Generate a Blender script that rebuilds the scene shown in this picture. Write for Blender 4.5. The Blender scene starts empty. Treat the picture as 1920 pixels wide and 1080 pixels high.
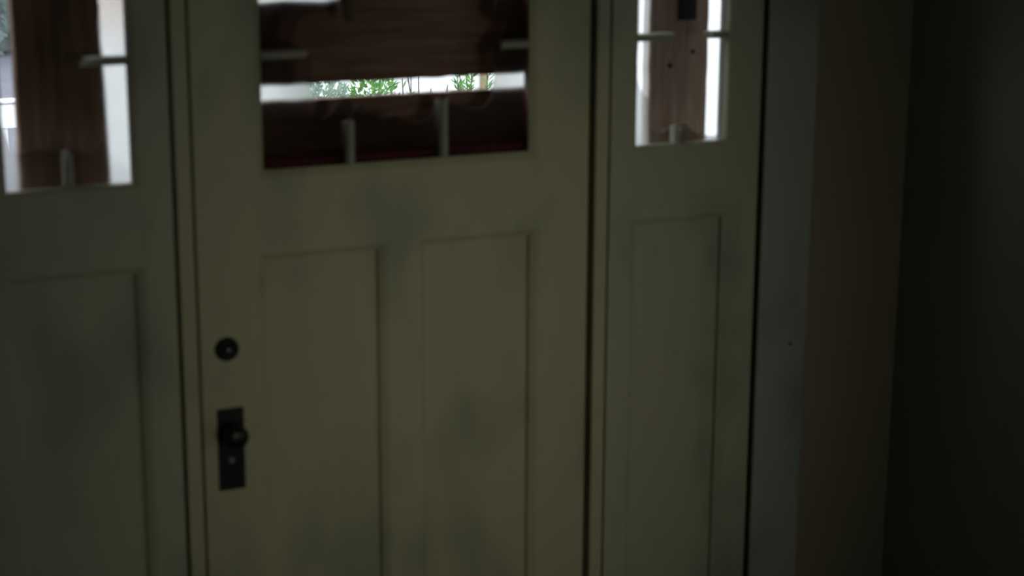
import bpy, bmesh, math, random
from mathutils import Vector, Matrix
random.seed(7)
scn = bpy.context.scene
COL = scn.collection

# ------------------------------------------------------------------ camera
cd = bpy.data.cameras.new('camera')
cam = bpy.data.objects.new('camera', cd)
COL.objects.link(cam)
cd.sensor_width = 36.0
cd.lens = 62.248
fw = Vector((0.42961626, 0.87248172, -0.23282079))
rt = Vector((0.89763621, -0.44071055, 0.00484155))
up = Vector((0.09838242, 0.21106838, 0.9725076))
cam.matrix_world = Matrix(((rt.x, up.x, -fw.x, -0.97343), (rt.y, up.y, -fw.y, -3.42613),
                           (rt.z, up.z, -fw.z, 2.17562), (0, 0, 0, 1)))
cd.clip_start = 0.05
cd.dof.use_dof = True
cd.dof.focus_distance = 8.5
cd.dof.aperture_fstop = 3.0
scn.camera = cam

# ------------------------------------------------------------------ world: overcast sky
w = bpy.data.worlds.new('overcast')
scn.world = w
w.use_nodes = True
bg = w.node_tree.nodes['Background']
bg.inputs[0].default_value = (0.88, 0.94, 1.0, 1)
bg.inputs[1].default_value = 3.0

# ------------------------------------------------------------------ added area lamps at two unseen hall windows (right-hand wall and back wall)
def added_light(loc, aim, sx, sy, energy, color, spread=180):
    ld = bpy.data.lights.new('added_area_light', 'AREA')
    ld.shape = 'RECTANGLE'
    ld.size, ld.size_y = sx, sy
    ld.energy = energy
    ld.color = color
    ld.spread = math.radians(spread)
    lo = bpy.data.objects.new('added_area_light', ld)
    COL.objects.link(lo)
    lo.location = loc
    lo.rotation_euler = Vector(aim).to_track_quat('-Z', 'Y').to_euler()
added_light((1.93, -2.2, 1.2), (-1, 0, 0), 1.5, 1.3, 0.6, (1.0, 0.97, 0.84))
added_light((0.7, -5.34, 1.45), (-0.015, 1, -0.065), 1.1, 1.3, 4.2, (1.0, 0.965, 0.82), 27)  # added lamp, narrow spread shapes a pool of light on the door

# ------------------------------------------------------------------ exposure
scn.view_settings.view_transform = 'Standard'
scn.view_settings.look = 'None'
scn.view_settings.gamma = 1.0
scn.view_settings.use_curve_mapping = False
scn.view_settings.exposure = 0.0

# ------------------------------------------------------------------ materials
def new_mat(name):
    m = bpy.data.materials.new(name)
    m.use_nodes = True
    nt = m.node_tree
    return m, nt, nt.nodes['Principled BSDF']

def noise(nt, scale, detail=4.0, rough=0.55, stretch=(1, 1, 1)):
    g = nt.nodes.new('ShaderNodeNewGeometry')
    mp = nt.nodes.new('ShaderNodeMapping')
    mp.inputs['Scale'].default_value = stretch
    nt.links.new(g.outputs['Position'], mp.inputs['Vector'])
    n = nt.nodes.new('ShaderNodeTexNoise')
    n.inputs['Scale'].default_value = scale
    n.inputs['Detail'].default_value = detail
    n.inputs['Roughness'].default_value = rough
    nt.links.new(mp.outputs[0], n.inputs['Vector'])
    return n.outputs['Fac']

def ramp(nt, fac, stops):
    r = nt.nodes.new('ShaderNodeValToRGB')
    e = r.color_ramp.elements
    while len(e) < len(stops):
        e.new(0.5)
    for i, (p, c) in enumerate(stops):
        e[i].position = p
        e[i].color = (*c, 1)
    nt.links.new(fac, r.inputs[0])
    return r.outputs[0]

def mult(nt, a, b):
    mx = nt.nodes.new('ShaderNodeMix')
    mx.data_type = 'RGBA'
    mx.blend_type = 'MULTIPLY'
    mx.inputs['Factor'].default_value = 1
    nt.links.new(a, mx.inputs['A'])
    nt.links.new(b, mx.inputs['B'])
    return mx.outputs['Result']

def bump(nt, fac, bs, strength, dist=0.002):
    b = nt.nodes.new('ShaderNodeBump')
    b.inputs['Strength'].default_value = strength
    b.inputs['Distance'].default_value = dist
    nt.links.new(fac, b.inputs['Height'])
    nt.links.new(b.outputs[0], bs.inputs['Normal'])

def paint(name, col, rough=0.45, grime=0.84, gtint=(0.84, 0.86, 0.92), spec=0.3):
    m, nt, b = new_mat(name)
    c = (0.0, 0.0, 0.0)
    base = ramp(nt, noise(nt, 1.4, 3), [(0.3, tuple(v * 0.93 for v in col)), (0.7, col)])
    g = ramp(nt, noise(nt, 4.2, 2.5, 0.5, (1, 1, 0.55)),
             [(0.33, tuple(v * grime for v in gtint)), (0.5, (1, 1, 1))])
    fine = ramp(nt, noise(nt, 38, 3, 0.6, (1, 1, 0.4)), [(0.28, (0.92, 0.92, 0.92)), (0.42, (1, 1, 1))])
    nt.links.new(mult(nt, mult(nt, base, g), fine), b.inputs['Base Color'])
    b.inputs['Roughness'].default_value = rough
    b.inputs['Specular IOR Level'].default_value = spec
    bump(nt, noise(nt, 90, 2, 0.5, (1, 1, 0.15)), b, 0.12, 0.001)
    return m

def plain(name, col, rough=0.6, metal=0.0, spec=0.4, var=0.85, scale=12):
    m, nt, b = new_mat(name)
    nt.links.new(ramp(nt, noise(nt, scale, 4), [(0.3, tuple(v * var for v in col)), (0.7, col)]),
                 b.inputs['Base Color'])
    b.inputs['Roughness'].default_value = rough
    b.inputs['Metallic'].default_value = metal
    b.inputs['Specular IOR Level'].default_value = spec
    return m

def wood(name, dark, light, horizontal=True):
    m, nt, b = new_mat(name)
    st = (1.5, 9, 22) if horizontal else (22, 9, 1.5)
    a = ramp(nt, noise(nt, 3.0, 6, 0.62, st), [(0.3, dark), (0.72, light)])
    k = ramp(nt, noise(nt, 2.2, 2, 0.5), [(0.34, (0.55, 0.5, 0.48)), (0.55, (1, 1, 1))])
    nt.links.new(mult(nt, a, k), b.inputs['Base Color'])
    b.inputs['Roughness'].default_value = 0.8
    b.inputs['Specular IOR Level'].default_value = 0.15
    bump(nt, noise(nt, 6.0, 5, 0.6, st), b, 0.35, 0.003)
    return m

M = {}
M['door'] = paint('cream_door_paint', (0.56, 0.54, 0.32))
M['side'] = paint('cream_sidelight_paint', (0.52, 0.51, 0.33))
M['bar'] = paint('dark_glazing_bar_paint', (0.37, 0.37, 0.27))  # glazing bars get a darker tone than the door and sidelights
M['lit_edge'] = plain('pale_skylit_edge', (0.56, 0.54, 0.51), 0.8, spec=0.1, scale=40)  # side faces of one plank coloured pale, as if lit by the sky
M['casing'] = paint('grey_casing_paint', (0.43, 0.455, 0.37))
M['wall'] = plain('olive_wall_paint', (0.34, 0.30, 0.195), 0.8, spec=0.1, var=0.93, scale=3)
M['wall_side'] = plain('dark_olive_wall_paint', (0.32, 0.315, 0.255), 0.8, spec=0.1, var=0.9, scale=3)
M['plaster'] = plain('pale_plaster', (0.60, 0.58, 0.48), 0.85, spec=0.1, var=0.95, scale=2)
M['ceil'] = plain('ceiling_paint', (0.62, 0.61, 0.55), 0.8, spec=0.1, var=0.95, scale=2)
M['floor'] = wood('dark_floor_wood', (0.035, 0.024, 0.016), (0.085, 0.055, 0.034), False)
M['gap'] = plain('dark_jamb_wood', (0.12, 0.115, 0.11), 0.9, spec=0.05)
M['iron'] = plain('blackened_bronze', (0.012, 0.012, 0.013), 0.42, 0.3, 0.35)
M['knob'] = plain('worn_bronze', (0.030, 0.026, 0.020), 0.35, 0.6, 0.5)
M['brass'] = plain('dull_steel', (0.20, 0.20, 0.19), 0.35, 0.9)
M['red'] = plain('dark_red_paint', (0.40, 0.055, 0.085), 0.4, spec=0.5)
M['plank'] = wood('brown_plank_wood', (0.15, 0.085, 0.055), (0.34, 0.21, 0.145), True)
M['plank_v'] = wood('brown_upright_plank_wood', (0.14, 0.088, 0.06), (0.29, 0.19, 0.135), False)
M['plank_g'] = wood('weathered_upright_plank_wood', (0.25, 0.14, 0.10), (0.44, 0.36, 0.32), False)
M['rawwood'] = plain('splintered_wood', (0.14, 0.10, 0.07), 0.9, spec=0.05, scale=60)
M['nail'] = plain('rusty_steel', (0.025, 0.02, 0.018), 0.5, 0.6)
M['white'] = plain('white_house_siding', (0.84, 0.86, 0.85), 0.7, var=0.96, scale=2)
M['beige'] = plain('beige_trim_paint', (0.30, 0.22, 0.13), 0.6)
M['tan'] = plain('tan_shutter_paint', (0.70, 0.40, 0.20), 0.6)
M['fence'] = plain('white_fence_paint', (0.88, 0.89, 0.88), 0.6, var=0.95)
M['ground'] = plain('pale_gravel', (0.155, 0.16, 0.19), 0.9, var=0.8, scale=3)
M['porch'] = plain('grey_porch_boards', (0.30, 0.29, 0.27), 0.8, var=0.8, scale=5)
M['slate'] = plain('grey_roof_slate', (0.12, 0.12, 0.13), 0.8)
M['bark'] = plain('grey_bark', (0.10, 0.085, 0.065), 0.9)

def leafmat(name, a, b_):
    m, nt, b = new_mat(name)
    nt.links.new(ramp(nt, noise(nt, 7, 2), [(0.35, a), (0.65, b_)]), b.inputs['Base Color'])
    b.inputs['Roughness'].default_value = 0.5
    tr = nt.nodes.new('ShaderNodeBsdfTranslucent')
    tr.inputs[0].default_value = (b_[0], b_[1], b_[2], 1)
    mx = nt.nodes.new('ShaderNodeMixShader')
    mx.inputs[0].default_value = 0.35
    nt.links.new(b.outputs[0], mx.inputs[1])
    nt.links.new(tr.outputs[0], mx.inputs[2])
    nt.links.new(mx.outputs[0], nt.nodes['Material Output'].inputs[0])
    return m
M['leaf'] = leafmat('green_leaf', (0.02, 0.09, 0.035), (0.15, 0.36, 0.08))
M['leaf_pale'] = leafmat('pale_grey_green_leaf', (0.12, 0.20, 0.14), (0.36, 0.46, 0.38))
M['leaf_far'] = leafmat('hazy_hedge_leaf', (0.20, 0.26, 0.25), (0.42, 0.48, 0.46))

def frosted():
    m, nt, b = new_mat('frosted_glass')
    b.inputs['Base Color'].default_value = (0.60, 0.59, 0.575, 1)
    b.inputs['Transmission Weight'].default_value = 1.0
    b.inputs['IOR'].default_value = 1.45
    r = ramp(nt, noise(nt, 25, 3), [(0.3, (0.155,) * 3), (0.7, (0.195,) * 3)])
    nt.links.new(r, b.inputs['Roughness'])
    b.inputs['Specular Tint'].default_value = (0.0, 0.0, 0.0, 1)
    return m
M['frost'] = frosted()
M['chip'] = plain('chipped_glass_edge', (0.16, 0.15, 0.13), 0.7, spec=0.2)

def clear():
    m = bpy.data.materials.new('light_dimming_window_glass')
    m.use_nodes = True
    nt = m.node_tree
    nt.nodes.clear()
    o = nt.nodes.new('ShaderNodeOutputMaterial')
    t = nt.nodes.new('ShaderNodeBsdfTransparent')
    t.inputs[0].default_value = (0.405, 0.41, 0.415, 1)  # unseen panes tinted grey to cut the sky light entering the hall
    g = nt.nodes.new('ShaderNodeBsdfGlossy')
    g.inputs['Roughness'].default_value = 0.02
    x = nt.nodes.new('ShaderNodeMixShader')
    x.inputs[0].default_value = 0.06
    nt.links.new(t.outputs[0], x.inputs[1])
    nt.links.new(g.outputs[0], x.inputs[2])
    nt.links.new(x.outputs[0], o.inputs[0])
    return m
M['clear'] = clear()

# ------------------------------------------------------------------ helpers
WLOC = {}

def tag(o, label=None, cat=None, group=None, kind=None):
    if label: o['label'] = label
    if cat: o['category'] = cat
    if group: o['group'] = group
    if kind: o['kind'] = kind
    return o

def place(o, parent, loc):
    COL.objects.link(o)
    WLOC[o.name] = Vector(loc)
    if parent is not None:
        o.parent = parent
        o.location = Vector(loc) - WLOC[parent.name]
    else:
        o.location = loc
    return o

def empty(name, loc):
    o = bpy.data.objects.new(name, None)
    o.empty_display_size = 0.1
    return place(o, None, loc)

def obj(name, bm, mat, parent=None, smooth=False):
    """one bmesh in world coordinates becomes one mesh object with its origin in its middle"""
    bmesh.ops.recalc_face_normals(bm, faces=bm.faces)
    lo_ = Vector((min(v.co.x for v in bm.verts), min(v.co.y for v in bm.verts), min(v.co.z for v in bm.verts)))
    hi_ = Vector((max(v.co.x for v in bm.verts), max(v.co.y for v in bm.verts), max(v.co.z for v in bm.verts)))
    c = (lo_ + hi_) / 2
    for v in bm.verts:
        v.co -= c
    if smooth:
        for f in bm.faces:
            f.smooth = True
    me = bpy.data.meshes.new(name)
    bm.to_mesh(me)
    bm.free()
    me.materials.append(M[mat])
    return place(bpy.data.objects.new(name, me), parent, c)

def add_box(bm, x0, x1, y0, y1, z0, z1, bev=0.0):
    r = bmesh.ops.create_cube(bm, size=1.0)
    vs = r['verts']
    for v in vs:
        v.co = Vector((x0 + (v.co.x + .5) * (x1 - x0), y0 + (v.co.y + .5) * (y1 - y0), z0 + (v.co.z + .5) * (z1 - z0)))
    if bev > 0:
        es = list({e for v in vs for e in v.link_edges})
        bmesh.ops.bevel(bm, geom=es, offset=bev, segments=2, affect='EDGES', profile=0.6)
    return bm

def box(name, mat, parent, x0, x1, y0, y1, z0, z1, bev=0.0):
    return obj(name, add_box(bmesh.new(), x0, x1, y0, y1, z0, z1, bev), mat, parent)

def frame_profile(bm, x0, x1, z0, z1, prof):
    """sweep a profile [(inset, y), ...] round a rectangle with mitred corners"""
    rings = []
    for ins, y in prof:
        rings.append([bm.verts.new((x0 + ins, y, z0 + ins)), bm.verts.new((x1 - ins, y, z0 + ins)),
                      bm.verts.new((x1 - ins, y, z1 - ins)), bm.verts.new((x0 + ins, y, z1 - ins))])
    n = len(rings)
    for i in range(n):
        a, b = rings[i], rings[(i + 1) % n]
        for k in range(4):
            bm.faces.new((a[k], a[(k + 1) % 4], b[(k + 1) % 4], b[k]))
    return bm

def lathe(bm, prof, centre, axis='y', seg=32):
    """prof: [(radius, offset along -y)]"""
    cx, cy, cz = centre
    rings = []
    for r, t in prof:
        if r < 1e-6:
            rings.append([bm.verts.new((cx, cy - t, cz))])
        else:
            rings.append([bm.verts.new((cx + r * math.cos(2 * math.pi * k / seg), cy - t,
                                        cz + r * math.sin(2 * math.pi * k / seg))) for k in range(seg)])
    for a, b in zip(rings, rings[1:]):
        for k in range(seg):
            j = (k + 1) % seg
            if len(a) == 1 and len(b) == 1: continue
            if len(a) == 1: bm.faces.new((a[0], b[k], b[j]))
            elif len(b) == 1: bm.faces.new((a[k], a[j], b[0]))
            else: bm.faces.new((a[k], a[j], b[j], b[k]))
    return bm

def struct(o):
    o['kind'] = 'structure'
    return o

# ------------------------------------------------------------------ room shell
TOP = 2.13
CEIL = 2.75
BACK = -5.2
LEFT = -1.7
RIGHT = 1.785
struct(box('wall_front_right', 'wall', None, 1.372, RIGHT, 0.0, 0.15, 0, TOP + .04))
struct(box('wall_front_left', 'wall', None, LEFT, -0.458, 0.0, 0.15, 0, TOP + .04))
struct(box('wall_front_top', 'wall', None, LEFT, RIGHT, 0.0, 0.15, TOP + .04, CEIL))
WY0, WY1, WZ0, WZ1 = -3.0, -1.4, 0.5, 1.9
wr = struct(empty('wall_right', (RIGHT + .06, -3, 0)))
for a in ((BACK, WY0, 0, CEIL), (WY1, 0.15, 0, CEIL), (WY0, WY1, 0, WZ0), (WY0, WY1, WZ1, CEIL)):
    box('wall_panel', 'wall_side', wr, RIGHT, RIGHT + .12, a[0], a[1], a[2], a[3])
struct(box('wall_left', 'plaster', None, LEFT - .12, LEFT, BACK, 0.15, 0, CEIL))
BX0, BX1, BZ0, BZ1 = 0.1, 1.3, 0.75, 2.15
wb = struct(empty('wall_back', (0, BACK - .06, 0)))
for a in ((LEFT - .12, BX0, 0, CEIL), (BX1, RIGHT + .12, 0, CEIL), (BX0, BX1, 0, BZ0), (BX0, BX1, BZ1, CEIL)):
    box('wall_panel', 'plaster', wb, a[0], a[1], BACK - .12, BACK, a[2], a[3])
w4 = struct(empty('unseen_window_4', ((BX0 + BX1) / 2, BACK - .06, BZ0)))  # unseen window, put in for the lamp that lights the door head-on
for x0, x1, z0, z1 in ((BX0, BX0 + .05, BZ0, BZ1), (BX1 - .05, BX1, BZ0, BZ1), (BX0 + .05, BX1 - .05, BZ0, BZ0 + .05), (BX0 + .05, BX1 - .05, BZ1 - .05, BZ1)):
    box('window_frame', 'casing', w4, x0, x1, BACK - .09, BACK - .03, z0, z1, .003)
box('window_pane', 'clear', w4, BX0 + .05, BX1 - .05, BACK - .062, BACK - .058, BZ0 + .05, BZ1 - .05)
box('window_sill', 'casing', w4, BX0 + .001, BX1 - .001, BACK - .03, BACK + .07, BZ0, BZ0 + .025, .006)
w3 = struct(empty('unseen_window_3', (RIGHT + .06, (WY0 + WY1) / 2, WZ0)))  # unseen side window, put in to light the door from the right
for y0, y1, z0, z1 in ((WY0, WY0 + .05, WZ0, WZ1), (WY1 - .05, WY1, WZ0, WZ1), (WY0 + .05, WY1 - .05, WZ0, WZ0 + .05), (WY0 + .05, WY1 - .05, WZ1 - .05, WZ1)):
    box('window_frame', 'casing', w3, RIGHT + .03, RIGHT + .09, y0, y1, z0, z1, .003)
box('window_pane', 'clear', w3, RIGHT + .058, RIGHT + .062, WY0 + .05, WY1 - .05, WZ0 + .05, WZ1 - .05)
box('window_sill', 'casing', w3, RIGHT - .07, RIGHT + .03, WY0 + .001, WY1 - .001, WZ0, WZ0 + .025, .006)
struct(box('ceiling', 'ceil', None, LEFT - .12, RIGHT + .12, BACK - .12, 0.15, CEIL, CEIL + .1))
fl = struct(empty('floor', (0, -3, 0)))
pw = (RIGHT - LEFT) / 30
for i in range(30):
    box('floor_plank', 'floor', fl, LEFT + i * pw + .001, LEFT + (i + 1) * pw - .001, BACK, 0.0, -.03, 0)
struct(box('floor_threshold', 'gap', None, LEFT, RIGHT, 0, .16, -.06, 0))
for nm, a in (('baseboard_right', (RIGHT - .016, RIGHT, BACK, -.001)), ('baseboard_left', (LEFT, LEFT + .016, BACK, -.001))):
    struct(box(nm, 'wall_side', None, a[0], a[1], a[2], a[3], 0, .14, .004))
struct(box('baseboard_front', 'casing', None, 1.5055, RIGHT - .0165, -.016, -.0002, 0, .14, .004))

# casings and posts of the door set
struct(box('trim_1', 'casing', None, 1.366, 1.505, -.010, 0.0, 0, TOP + .14, .003))
struct(box('trim_2', 'casing', None, -.591, -.452, -.010, 0.0, 0, TOP + .14, .003))
struct(box('trim_3', 'casing', None, -.4515, 1.3655, -.010, 0.02, TOP + .012, TOP + .14, .003))
nl = bmesh.new()
lathe(nl, [(0, -.004), (.0022, -.004), (.0022, .0), (.0042, .0005), (.0042, .002), (0, .0028)], (1.460, -.010, 1.050), seg=14)
tag(obj('nail', nl, 'nail', None), 'tiny dark nail head in the grey door casing', 'nail')

for nm, x0, x1 in (('trim_4', -.0355, -.0035), ('trim_5', .9205, .953)):
    t = struct(empty(nm, ((x0 + x1) / 2, 0, 0)))
    box('post', 'door', t, x0, x1, 0.0, .03, 0, TOP + .008, .003)
    box('jamb', 'gap', t, x0 - .022, x1 + .026 if x0 < 0 else x1 + .02, .0335 + .026, .11, 0, TOP + .008)
for nm, x0, x1 in (('trim_6', -.458, -.430), ('trim_7', 1.338, 1.372)):
    struct(box(nm, 'gap', None, x0, x1, .055, .11, 0, TOP + .008))
struct(box('trim_8', 'gap', None, -.458, 1.372, .0555, .15, TOP + .009, TOP + .04))

# ------------------------------------------------------------------ broken glass: cut irregular holes
def cut(bm_a, poly, y0, y1):
    """bm_a minus a prism over poly (x, z)"""
    ma = bpy.data.meshes.new('a'); bm_a.to_mesh(ma); bm_a.free()
    bb = bmesh.new()
    lo_v = [bb.verts.new((x, y0, z)) for x, z in poly]
    hi_v = [bb.verts.new((x, y1, z)) for x, z in poly]
    bb.faces.new(lo_v); bb.faces.new(list(reversed(hi_v)))
    n = len(poly)
    for i in range(n):
        j = (i + 1) % n
        bb.faces.new((lo_v[i], hi_v[i], hi_v[j], lo_v[j]))
    bmesh.ops.recalc_face_normals(bb, faces=bb.faces)
    mb = bpy.data.meshes.new('b'); bb.to_mesh(mb); bb.free()
    oa = bpy.data.objects.new('a', ma); ob = bpy.data.objects.new('b', mb)
    COL.objects.link(oa); COL.objects.link(ob)
    md = oa.modifiers.new('x', 'BOOLEAN')
    md.operation = 'DIFFERENCE'; md.solver = 'EXACT'; md.object = ob
    bpy.context.view_layer.update()
    ev = oa.evaluated_get(bpy.context.evaluated_depsgraph_get())
    out = bmesh.new(); out.from_mesh(ev.to_mesh()); ev.to_mesh_clear()
    bpy.data.objects.remove(oa); bpy.data.objects.remove(ob)
    bpy.data.meshes.remove(ma); bpy.data.meshes.remove(mb)
    return out

def roughen(poly, n=2, amp=0.0022):
    out = []
    for i, (x, z) in enumerate(poly):
        x2, z2 = poly[(i + 1) % len(poly)]
        out.append((x, z))
        for k in range(1, n):
            t = k / n
            out.append((x + (x2 - x) * t + random.uniform(-amp, amp), z + (z2 - z) * t + random.uniform(-amp, amp)))
    return out

GY0, GY1 = 0.0265, 0.0295
def panes(parent, xs, zs, hole):
    for i in range(len(xs) - 1):
        for j in range(len(zs) - 1):
            b = add_box(bmesh.new(), xs[i] + .0008, xs[i + 1] - .0008, GY0, GY1, zs[j] + .0008, zs[j + 1] - .0008)
            b = cut(b, hole, GY0 - .02, GY1 + .02)
            if len(b.verts):
                o = obj('glass_pane', b, 'frost', parent)
                o.data.materials.append(M['chip'])
                for p in o.data.polygons:
                    p.material_index = 0 if abs(p.normal.y) > .5 else 1
            else:
                b.free()

def stub(parent, mat, a, b, wid, horizontal, jag):
    """broken glazing bar from a to b: (x, z); jag = +1 broken at b, -1 broken at a, 0 whole"""
    bm = bmesh.new()
    y0, y1 = .010, .042
    hw = wid / 2
    L = (b[0] - a[0]) if horizontal else (b[1] - a[1])
    sec = [(-hw, y1), (-hw, y0 + .008), (-hw * .45, y0), (hw * .45, y0), (hw, y0 + .008), (hw, y1)]
    rings = []
    for t in (0, 1):
        ring = []
        for k, (s, y) in enumerate(sec):
            j = 0.0
            if (jag == 1 and t == 1) or (jag == -1 and t == 0):
                j = (random.uniform(-.002, .014)) * (-1 if t == 1 else 1)
            d = t * L + j
            ring.append(bm.verts.new((a[0] + d, y, a[1] + s) if horizontal else (a[0] + s, y, a[1] + d)))
        rings.append(ring)
    n = len(sec)
    for k in range(n):
        bm.faces.new((rings[0][k], rings[0][(k + 1) % n], rings[1][(k + 1) % n], rings[1][k]))
    bm.faces.new(rings[0]); bm.faces.new(list(reversed(rings[1])))
    o = obj('glazing_bar', bm, mat, parent)
    if jag:   # splintered end
        bs = bmesh.new()
        for q in range(5):
            s = random.uniform(-hw * .7, hw * .7); y = random.uniform(y0 + .012, y1 - .006)
            e = b if jag == 1 else a
            ln = random.uniform(.004, .012) * jag
            r = .0018
            back = -.016 * jag
            pts = [(back, s - r, y - r), (back, s + r, y - r), (back, s + r, y + r), (back, s - r, y + r)]
            tip = (ln, s, y)
            def P(p):
                return (e[0] + p[0], p[2], e[1] + p[1]) if horizontal else (e[0] + p[1], p[2], e[1] + p[0])
            v = [bs.verts.new(P(p)) for p in pts]; tv = bs.verts.new(P(tip))
            for k in range(4):
                bs.faces.new((v[k], v[(k + 1) % 4], tv))
            bs.faces.new(v)
        obj('splinter', bs, 'rawwood', o)
    return o

def recessed_panel(parent, mat, x0, x1, z0, z1, yf, name='panel', mould='panel_moulding'):
    obj(mould, frame_profile(bmesh.new(), x0 - .0005, x1 + .0005, z0 - .0005, z1 + .0005,
        [(0, yf + .0015), (.004, yf + .0015), (.0155, yf + .0075), (.0172, yf + .0085), (.0172, yf + .028), (0, yf + .028)]), mat, parent)
    bm = bmesh.new()
    add_box(bm, x0 + .008, x1 - .008, yf + .019, yf + .030, z0 + .008, z1 - .008, 0)
    obj(name, bm, mat, parent)

def lite_frame(parent, mat, x0, x1, z0, z1, yf, ye, extmat, ins=.020):
    obj('window_moulding', frame_profile(bmesh.new(), x0 - .0005, x1 + .0005, z0 - .0005, z1 + .0005,
        [(0, yf + .001), (.005, yf + .001), (.014, yf + .006), (ins, yf + .010), (ins, GY0 - .0004), (0, GY0 - .0004)]), mat, parent)
    obj('exterior_stop', frame_profile(bmesh.new(), x0 - .0005, x1 + .0005, z0 - .0005, z1 + .0005,
        [(0, GY1 + .0004), (ins - .006, GY1 + .0004), (ins - .006, ye), (0, ye)]), extmat, parent)

# ------------------------------------------------------------------ the door
door = struct(empty('door_1', (.456, .03, 0)))
YF, YB = .008, .053
DX0, DX1 = .004, .9065
A0, A1 = .133, .781          # between the stiles
ZP = 1.391                    # top of the lower panels
ZW = 1.543                    # bottom of the glazed opening
ZT = 2.052
box('stile', 'door', door, DX0, A0, YF, YB, .008, TOP, .0012)
box('stile', 'door', door, A1, DX1, YF, YB, .008, TOP, .0012)
box('top_rail', 'door', door, A0, A1, YF + .0004, YB, ZT, TOP)
box('lock_rail', 'door', door, A0, A1, YF + .0004, YB, ZP, ZW)
box('bottom_rail', 'door', door, A0, A1, YF + .0004, YB, .008, .26)
box('middle_stile', 'door', door, .420, .494, YF + .0004, YB, .26, ZP)
recessed_panel(door, 'door', A0, .420, .26, ZP, YF)
recessed_panel(door, 'door', .494, A1, .26, ZP, YF)
lite_frame(door, 'door', A0, A1, ZW, ZT, YF, .056, 'red')
HOLE_D = [(0.262, 1.725), (0.27, 1.697), (0.281, 1.669), (0.287, 1.656), (0.304, 1.668), (0.319, 1.687), (0.33, 1.692), (0.337, 1.682),
          (0.342, 1.658), (0.351, 1.655), (0.356, 1.681), (0.366, 1.688), (0.378, 1.684), (0.399, 1.662), (0.417, 1.653), (0.448, 1.659),
          (0.466, 1.651), (0.49, 1.64), (0.521, 1.64), (0.536, 1.654), (0.546, 1.68), (0.554, 1.69), (0.565, 1.693), (0.574, 1.679),
          (0.586, 1.671), (0.621, 1.664), (0.659, 1.663), (0.675, 1.681), (0.679, 1.704), (0.685, 1.733), (0.682, 1.75), (0.672, 1.782),
          (0.685, 1.796), (0.697, 1.813), (0.716, 1.837), (0.688, 1.852), (0.682, 1.876), (0.687, 1.902), (0.653, 1.922), (0.597, 1.909),
          (0.538, 1.923), (0.475, 1.932), (0.403, 1.918), (0.361, 1.908), (0.332, 1.896), (0.285, 1.888), (0.241, 1.868), (0.224, 1.825),
          (0.249, 1.802), (0.26, 1.786), (0.265, 1.752)]
panes(door, [A0 + .008, .344, .558, A1 - .008], [ZW + .008, 1.797, ZT - .008], roughen(HOLE_D))
g0, g1, gz0, gz1 = A0 + .019, A1 - .019, ZW + .019, ZT - .019
stub(door, 'bar', (g0, 1.797), (.255, 1.797), .020, True, 1)
stub(door, 'bar', (.692, 1.797), (g1, 1.797), .020, True, -1)
stub(door, 'bar', (.344, gz0), (.344, 1.655), .020, False, 1)
stub(door, 'bar', (.558, gz0), (.558, 1.694), .020, False, 1)
stub(door, 'rawwood', (.344, 1.858), (.344, gz1), .020, False, -1)
stub(door, 'bar', (.558, 1.925), (.558, gz1), .020, False, -1)
# exterior shelf under the glass, red like the outside of the door
sh = box('shelf_ledge', 'red', door, .11, .80, .0565, .106, 1.535, 1.574, .004)
box('shelf_block', 'red', sh, .12, .16, .0565, .098, 1.50, 1.5345, .002)
for k in range(1, 9):
    box('shelf_block', 'red', sh, .12 + k * .08, .16 + k * .08, .0565, .098, 1.50, 1.5345, .002)

# dead bolt
db = obj('deadbolt', lathe(bmesh.new(), [(0, 0), (.025, 0), (.0255, .004), (.0235, .009), (.018, .0115), (.0145, .012), (.013, .010), (0, .010)],
         (.0595, YF, 1.196)), 'iron', door, True)
db['label'] = 'round blackened deadbolt rosette'
obj('key_cylinder', lathe(bmesh.new(), [(0, .0102), (.0072, .0102), (.0072, .0145), (.005, .0165), (0, .0168)], (.0595, YF, 1.196), seg=20), 'brass', db, True)
# escutcheon plate, knob and keyhole
pl = bmesh.new()
add_box(pl, .0335, .0905, YF - .005, YF + .0002, .889, 1.068, .0018)
pl = obj('handle_plate', pl, 'iron', door)
pl['label'] = 'tall black rectangular handle plate'
obj('knob', lathe(bmesh.new(), [(0, .0052), (.016, .0052), (.0165, .009), (.010, .012), (.0095, .024), (.013, .028), (.0225, .033),
                               (.0265, .040), (.0268, .046), (.024, .052), (.017, .0565), (.009, .0585), (0, .059)], (.0605, YF, 1.016)),
    'knob', pl, True)
obj('keyhole', lathe(bmesh.new(), [(0, .0052), (.0075, .0052), (.0075, .0064), (.0045, .0072), (.0032, .0066), (0, .0064)], (.0605, YF, .955), seg=18),
    'brass', pl, True)
for z in (.897, 1.060):
    obj('screw', lathe(bmesh.new(), [(0, .0049), (.0032, .0049), (.0028, .006), (0, .0064)], (.062, YF, z), seg=12), 'iron', pl, True)

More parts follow.
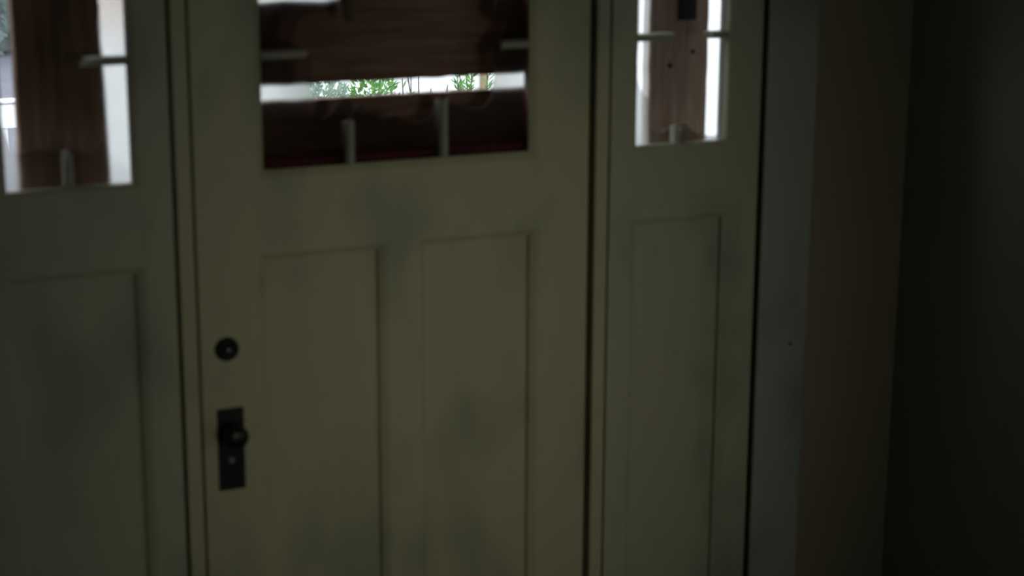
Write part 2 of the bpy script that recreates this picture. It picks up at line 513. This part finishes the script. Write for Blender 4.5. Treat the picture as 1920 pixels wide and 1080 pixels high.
# ------------------------------------------------------------------ sidelights
def sidelight(nm, x0, x1, o0, o1, hole, bars):
    s = struct(empty(nm, ((x0 + x1) / 2, .03, 0)))
    yf, yb = .002, .052
    box('stile', 'side', s, x0, o0, yf, yb, 0, TOP, .0012)
    box('stile', 'side', s, o1, x1, yf, yb, 0, TOP, .0012)
    box('top_rail', 'side', s, o0, o1, yf + .0004, yb, ZT, TOP)
    box('lock_rail', 'side', s, o0, o1, yf + .0004, yb, ZP, ZW)
    box('bottom_rail', 'side', s, o0, o1, yf + .0004, yb, 0, .26)
    recessed_panel(s, 'side', o0, o1, .26, ZP, yf)
    lite_frame(s, 'side', o0, o1, ZW, ZT, yf, .058, 'fence', .014)
    xm = (o0 + o1) / 2
    panes(s, [o0 + .005, xm, o1 - .005], [ZW + .005, 1.799, ZT - .005], roughen(hole))
    for a, b, hz, jg in bars:
        stub(s, 'bar', a, b, .017, hz, jg)
    return s

HOLE_L = [(-0.158, 1.977), (-0.164, 1.917), (-0.168, 1.886), (-0.174, 1.861), (-0.169, 1.84), (-0.169, 1.814), (-0.167, 1.793),
          (-0.171, 1.762), (-0.171, 1.731), (-0.178, 1.705), (-0.173, 1.684), (-0.165, 1.668), (-0.172, 1.642), (-0.186, 1.627),
          (-0.207, 1.621), (-0.228, 1.627), (-0.238, 1.632), (-0.254, 1.626), (-0.299, 1.634), (-0.33, 1.631), (-0.343, 1.627),
          (-0.351, 1.648), (-0.362, 1.68), (-0.3655, 1.721), (-0.3645, 1.822), (-0.363, 1.982)]
HOLE_R = [(1.04, 1.953), (1.041, 1.812), (1.039, 1.704), (1.052, 1.674), (1.071, 1.655), (1.077, 1.624), (1.07, 1.594), (1.104, 1.58),
          (1.135, 1.595), (1.172, 1.598), (1.19, 1.577), (1.222, 1.569), (1.262, 1.566), (1.264, 1.948)]
sidelight('window_1', -.437, -.0435, -.3795, -.105, HOLE_L,
          [((-.212, 1.799), (-.119, 1.799), True, -1), ((-.243, ZW + .013), (-.243, 1.632), False, 1), ((-.243, 1.985), (-.243, ZT - .013), False, -1)])
sidelight('window_2', .959, 1.3565, 1.014, 1.2815, HOLE_R,
          [((1.028, 1.799), (1.126, 1.799), True, 1), ((1.216, 1.799), (1.2675, 1.799), True, -1),
           ((1.1455, ZW + .013), (1.1455, 1.598), False, 1), ((1.1455, 1.935), (1.1455, ZT - .013), False, -1)])

# ------------------------------------------------------------------ planks nailed over the outside
def plank(length_axis, lo_, hi_, c0, c1, y0, th, mat, label, edge0=None, edge1=None, nails=(), jit=.0012, seg=60):
    """a plank from lo_ to hi_ along x or z; c0/c1 are its two long edges (numbers or functions of the run)"""
    bm = bmesh.new()
    bev = .003
    rings = []
    for k in range(seg + 1):
        t = lo_ + (hi_ - lo_) * k / seg
        a = (edge0(t) if edge0 else c0) + random.uniform(-jit, jit)
        b = (edge1(t) if edge1 else c1) + random.uniform(-jit, jit)
        mid = [(a + (b - a) * q) for q in (.25, .5, .75)]
        sec = [(a, y0 + bev), (a + bev, y0)] + [(m, y0 + random.uniform(-.0004, .0006)) for m in mid] + \
              [(b - bev, y0), (b, y0 + bev), (b, y0 + th - bev), (b - bev, y0 + th), (a + bev, y0 + th), (a, y0 + th - bev)]
        rings.append([bm.verts.new((t, y, c) if length_axis == 'x' else (c, y, t)) for c, y in sec])
    n = len(rings[0])
    for r0, r1 in zip(rings, rings[1:]):
        for k in range(n):
            bm.faces.new((r0[k], r0[(k + 1) % n], r1[(k + 1) % n], r1[k]))
    bm.faces.new(rings[0]); bm.faces.new(list(reversed(rings[-1])))
    o = tag(obj('wooden_plank', bm, mat), label, 'plank', 'planks boarding up the broken front windows')
    for (x, z, r) in nails:
        nb = lathe(bmesh.new(), [(0, -.006), (r * .5, -.006), (r * .5, 0), (r, .0002), (r * .9, .0022), (0, .0026)], (x, y0, z), seg=14)
        obj('nail', nb, 'nail', o)
    return o

PY = .111
plank('x', -.052, .968, 1.722, 1.90, PY, .032, 'plank', 'brown plank across the door window, just above the open slit',
      edge0=lambda t: 1.7225, edge1=lambda t: 1.8945 + .012 * max(0, min(1, (t - .33) / .08)) - .004 * max(0, min(1, (t - .43) / .08)) + .002 * math.sin(t * 31),
      nails=((-.02, 1.76, .005), (-.02, 1.86, .005), (.936, 1.76, .005), (.936, 1.86, .005)))
plank('x', -.050, .966, 1.44, 1.689, PY, .032, 'plank', 'brown plank across the lower door window panes, just below the open slit',
      nails=((-.02, 1.50, .005), (-.02, 1.64, .005), (.936, 1.50, .005), (.936, 1.64, .005)))
plank('x', -.048, .970, 1.918, 2.11, PY, .032, 'plank', 'highest brown plank across the top of the door window',
      nails=((-.02, 1.97, .005), (.936, 1.97, .005)))
plank('z', -.06, 2.12, -.3175, -.1425, PY, .034, 'plank_v', 'dark brown upright plank behind the broken sidelight on the knob side of the door',
      edge1=lambda t: -.1425 + .004 * math.sin(t * 9), nails=((-.27, 2.06, .005), (-.19, 2.06, .005)))
pr = plank('z', -.06, 2.12, 1.119, 1.279, PY, .034, 'plank_g', 'weathered grey-brown upright plank behind the broken sidelight by the grey casing',
      nails=((1.174, 1.722, .006), (1.236, 1.752, .005), (1.16, 2.06, .005), (1.24, 2.06, .005)))

pr.data.materials.append(M['lit_edge'])
for p in pr.data.polygons:
    p.material_index = 1 if abs(p.normal.x) > .8 else 0
sp = box('dark_plate', 'iron', pr, 1.191, 1.241, PY - .004, PY - .0002, 1.826, 2.02, .001)  # thin black plate for a dark shape on the plank
sp['label'] = 'flat black plate on the face of the plank'

# ------------------------------------------------------------------ outside
struct(box('floor_porch', 'porch', None, -4, 6, .16, 2.2, -.12, -.06))
gr = bmesh.new()
bmesh.ops.create_grid(gr, x_segments=40, y_segments=40, size=40)
for v in gr.verts:
    v.co = Vector((v.co.x, v.co.y + 36, -.42 + .015 * math.sin(v.co.x * 1.3) * math.cos(v.co.y)))
gr = obj('ground', gr, 'ground'); struct(gr)

def leaf(bm, p, d, n, ln, wd):
    """one folded leaf of four triangles"""
    s = d.cross(n)
    if s.length < 1e-4: return
    s.normalize(); n = s.cross(d).normalized()
    v = [bm.verts.new(p), bm.verts.new(p + d * ln * .45 + s * wd * .5 + n * wd * .15), bm.verts.new(p + d * ln),
         bm.verts.new(p + d * ln * .45 - s * wd * .5 + n * wd * .15), bm.verts.new(p + d * ln * .5)]
    bm.faces.new((v[0], v[1], v[4])); bm.faces.new((v[1], v[2], v[4])); bm.faces.new((v[2], v[3], v[4])); bm.faces.new((v[3], v[0], v[4]))

def rv():
    while True:
        v = Vector((random.uniform(-1, 1), random.uniform(-1, 1), random.uniform(-1, 1)))
        if .05 < v.length < 1: return v

def tube(bm, a, b, r0, r1, seg=6):
    d = (b - a).normalized()
    q = d.orthogonal().normalized(); e = d.cross(q)
    ra = [bm.verts.new(a + (q * math.cos(2 * math.pi * k / seg) + e * math.sin(2 * math.pi * k / seg)) * r0) for k in range(seg)]
    rb = [bm.verts.new(b + (q * math.cos(2 * math.pi * k / seg) + e * math.sin(2 * math.pi * k / seg)) * r1) for k in range(seg)]
    for k in range(seg):
        bm.faces.new((ra[k], ra[(k + 1) % seg], rb[(k + 1) % seg], rb[k]))
    bm.faces.new(ra); bm.faces.new(list(reversed(rb)))

def shrub(x, y, top, rx, n, mat, ll, lw, label, spiky=False, ns=14, group='garden shrubs outside'):
    base = -.43
    t = tag(empty('garden_shrub', (x, y, base)), label, 'shrub', group)
    st = bmesh.new(); lf = bmesh.new()
    c = Vector((x, y, (top + base) / 2)); h = (top - base) / 2
    tips = []
    for k in range(ns):
        a = random.uniform(0, 6.283); r = math.sqrt(random.random())
        b0 = Vector((x + .08 * rx * math.cos(a), y + .08 * rx * math.sin(a), base))
        b1 = Vector((x + rx * r * math.cos(a), y + rx * r * math.sin(a), base + (top - base) * random.uniform(.75, 1.0) * (1 - .25 * r)))
        mid = (b0 + b1) / 2 + Vector((random.uniform(-.05, .05), random.uniform(-.05, .05), .05))
        tube(st, b0, mid, .010, .007); tube(st, mid, b1, .007, .003)
        tips.append((b0, mid, b1))
    for k in range(n):
        if spiky:
            b0, mid, b1 = random.choice(tips)
            q = random.random()
            p = mid.lerp(b1, q)
            d = (Vector((random.uniform(-1, 1), random.uniform(-1, 1), random.uniform(.2, 1.3)))).normalized()
        else:
            v = rv(); v = v.normalized() * (.55 + .45 * random.random() ** .5)
            p = c + Vector((v.x * rx, v.y * rx, v.z * h))
            if p.z < base + .05: continue
            d = (v + rv() * .9).normalized()
        leaf(lf, p, d, rv(), ll * random.uniform(.6, 1.3), lw * random.uniform(.6, 1.2))
    obj('stems', st, 'bark', t)
    f = obj('foliage', lf, mat, t); f['kind'] = 'stuff'
    return t

shrub(2.44, 6.0, 1.20, .21, 4800, 'leaf_pale', .05, .017, 'pale grey-green shrub seen through the plank slit, beside the vivid green one', ns=10)
shrub(2.85, 6.2, 1.16, .19, 2600, 'leaf', .05, .018, 'vivid green leafy shrub seen through the plank slit', ns=10)
shrub(3.20, 6.3, 1.36, .17, 150, 'leaf', .05, .012, 'sparse thin-stemmed shrub seen through the plank slit', True, 12)
shrub(3.49, 6.2, 1.25, .20, 1300, 'leaf', .07, .016, 'low spiky green shrub seen through the plank slit, nearest the beige corner post', True, 20)

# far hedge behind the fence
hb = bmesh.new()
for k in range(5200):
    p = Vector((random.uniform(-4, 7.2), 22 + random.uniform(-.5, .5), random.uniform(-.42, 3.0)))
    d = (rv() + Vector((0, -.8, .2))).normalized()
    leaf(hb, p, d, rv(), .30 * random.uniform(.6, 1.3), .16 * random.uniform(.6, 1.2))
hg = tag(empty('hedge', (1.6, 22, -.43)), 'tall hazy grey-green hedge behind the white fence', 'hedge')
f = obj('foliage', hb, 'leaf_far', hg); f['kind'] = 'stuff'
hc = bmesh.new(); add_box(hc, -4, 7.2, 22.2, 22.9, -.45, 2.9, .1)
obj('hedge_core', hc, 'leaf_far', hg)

# low white fence in the garden
fe = tag(empty('garden_fence', (1.0, 10, -.43)), 'low white board fence standing on the pale gravel', 'fence')
for x in (-1.2, .1, 1.4):
    box('fence_post', 'fence', fe, x - .045, x + .045, 10.03, 10.12, -.43, .4315, .006)
box('fence_board', 'fence', fe, -1.3, 1.56, 10.0, 10.028, .243, .418, .004)
box('fence_rail', 'fence', fe, -1.3, 1.56, 9.98, 10.13, .432, .45, .004)

# white house across the garden
ho = tag(empty('white_outbuilding', (9, 11.5, -.43)), 'white weatherboard outbuilding across the garden', 'building')
box('house_wall', 'white', ho, 2.2, 18, 10.76, 12.2, -.43, 4.2)
for k in range(23):
    z = -.42 + k * .2
    box('weatherboard', 'white', ho, 2.21, 17.99, 10.735, 10.758, z, z + .2)
for x in (2.23, 5.70, 12.5):
    box('corner_board', 'beige' if x == 5.70 else 'white', ho, x - .028, x + .028, 10.69, 10.734, -.42, 4.18, .004)
rf = bmesh.new()
v = [rf.verts.new(c) for c in ((2.0, 10.5, 4.15), (18.2, 10.5, 4.15), (18.2, 11.48, 5.0), (2.0, 11.48, 5.0), (18.2, 12.46, 4.15), (2.0, 12.46, 4.15))]
rf.faces.new((v[0], v[1], v[2], v[3])); rf.faces.new((v[3], v[2], v[4], v[5])); rf.faces.new((v[0], v[3], v[5])); rf.faces.new((v[1], v[4], v[2]))
rf.faces.new((v[0], v[5], v[4], v[1]))
obj('roof', rf, 'slate', ho)
for x in (2.36, 3.30):
    sh_ = box('shutter', 'tan', ho, x, x + .17, 10.70, 10.733, .93, 2.0, .004)
    for k in range(10):
        box('slat', 'tan', sh_, x + .02, x + .15, 10.694, 10.70, .97 + k * .1, 1.04 + k * .1)
wn = box('window', 'fence', ho, 2.56, 3.27, 10.705, 10.733, .93, 2.0, .004)
box('window_pane', 'slate', wn, 2.62, 2.90, 10.70, 10.7045, .99, 1.94)
box('window_pane', 'slate', wn, 2.93, 3.21, 10.70, 10.7045, .99, 1.94)
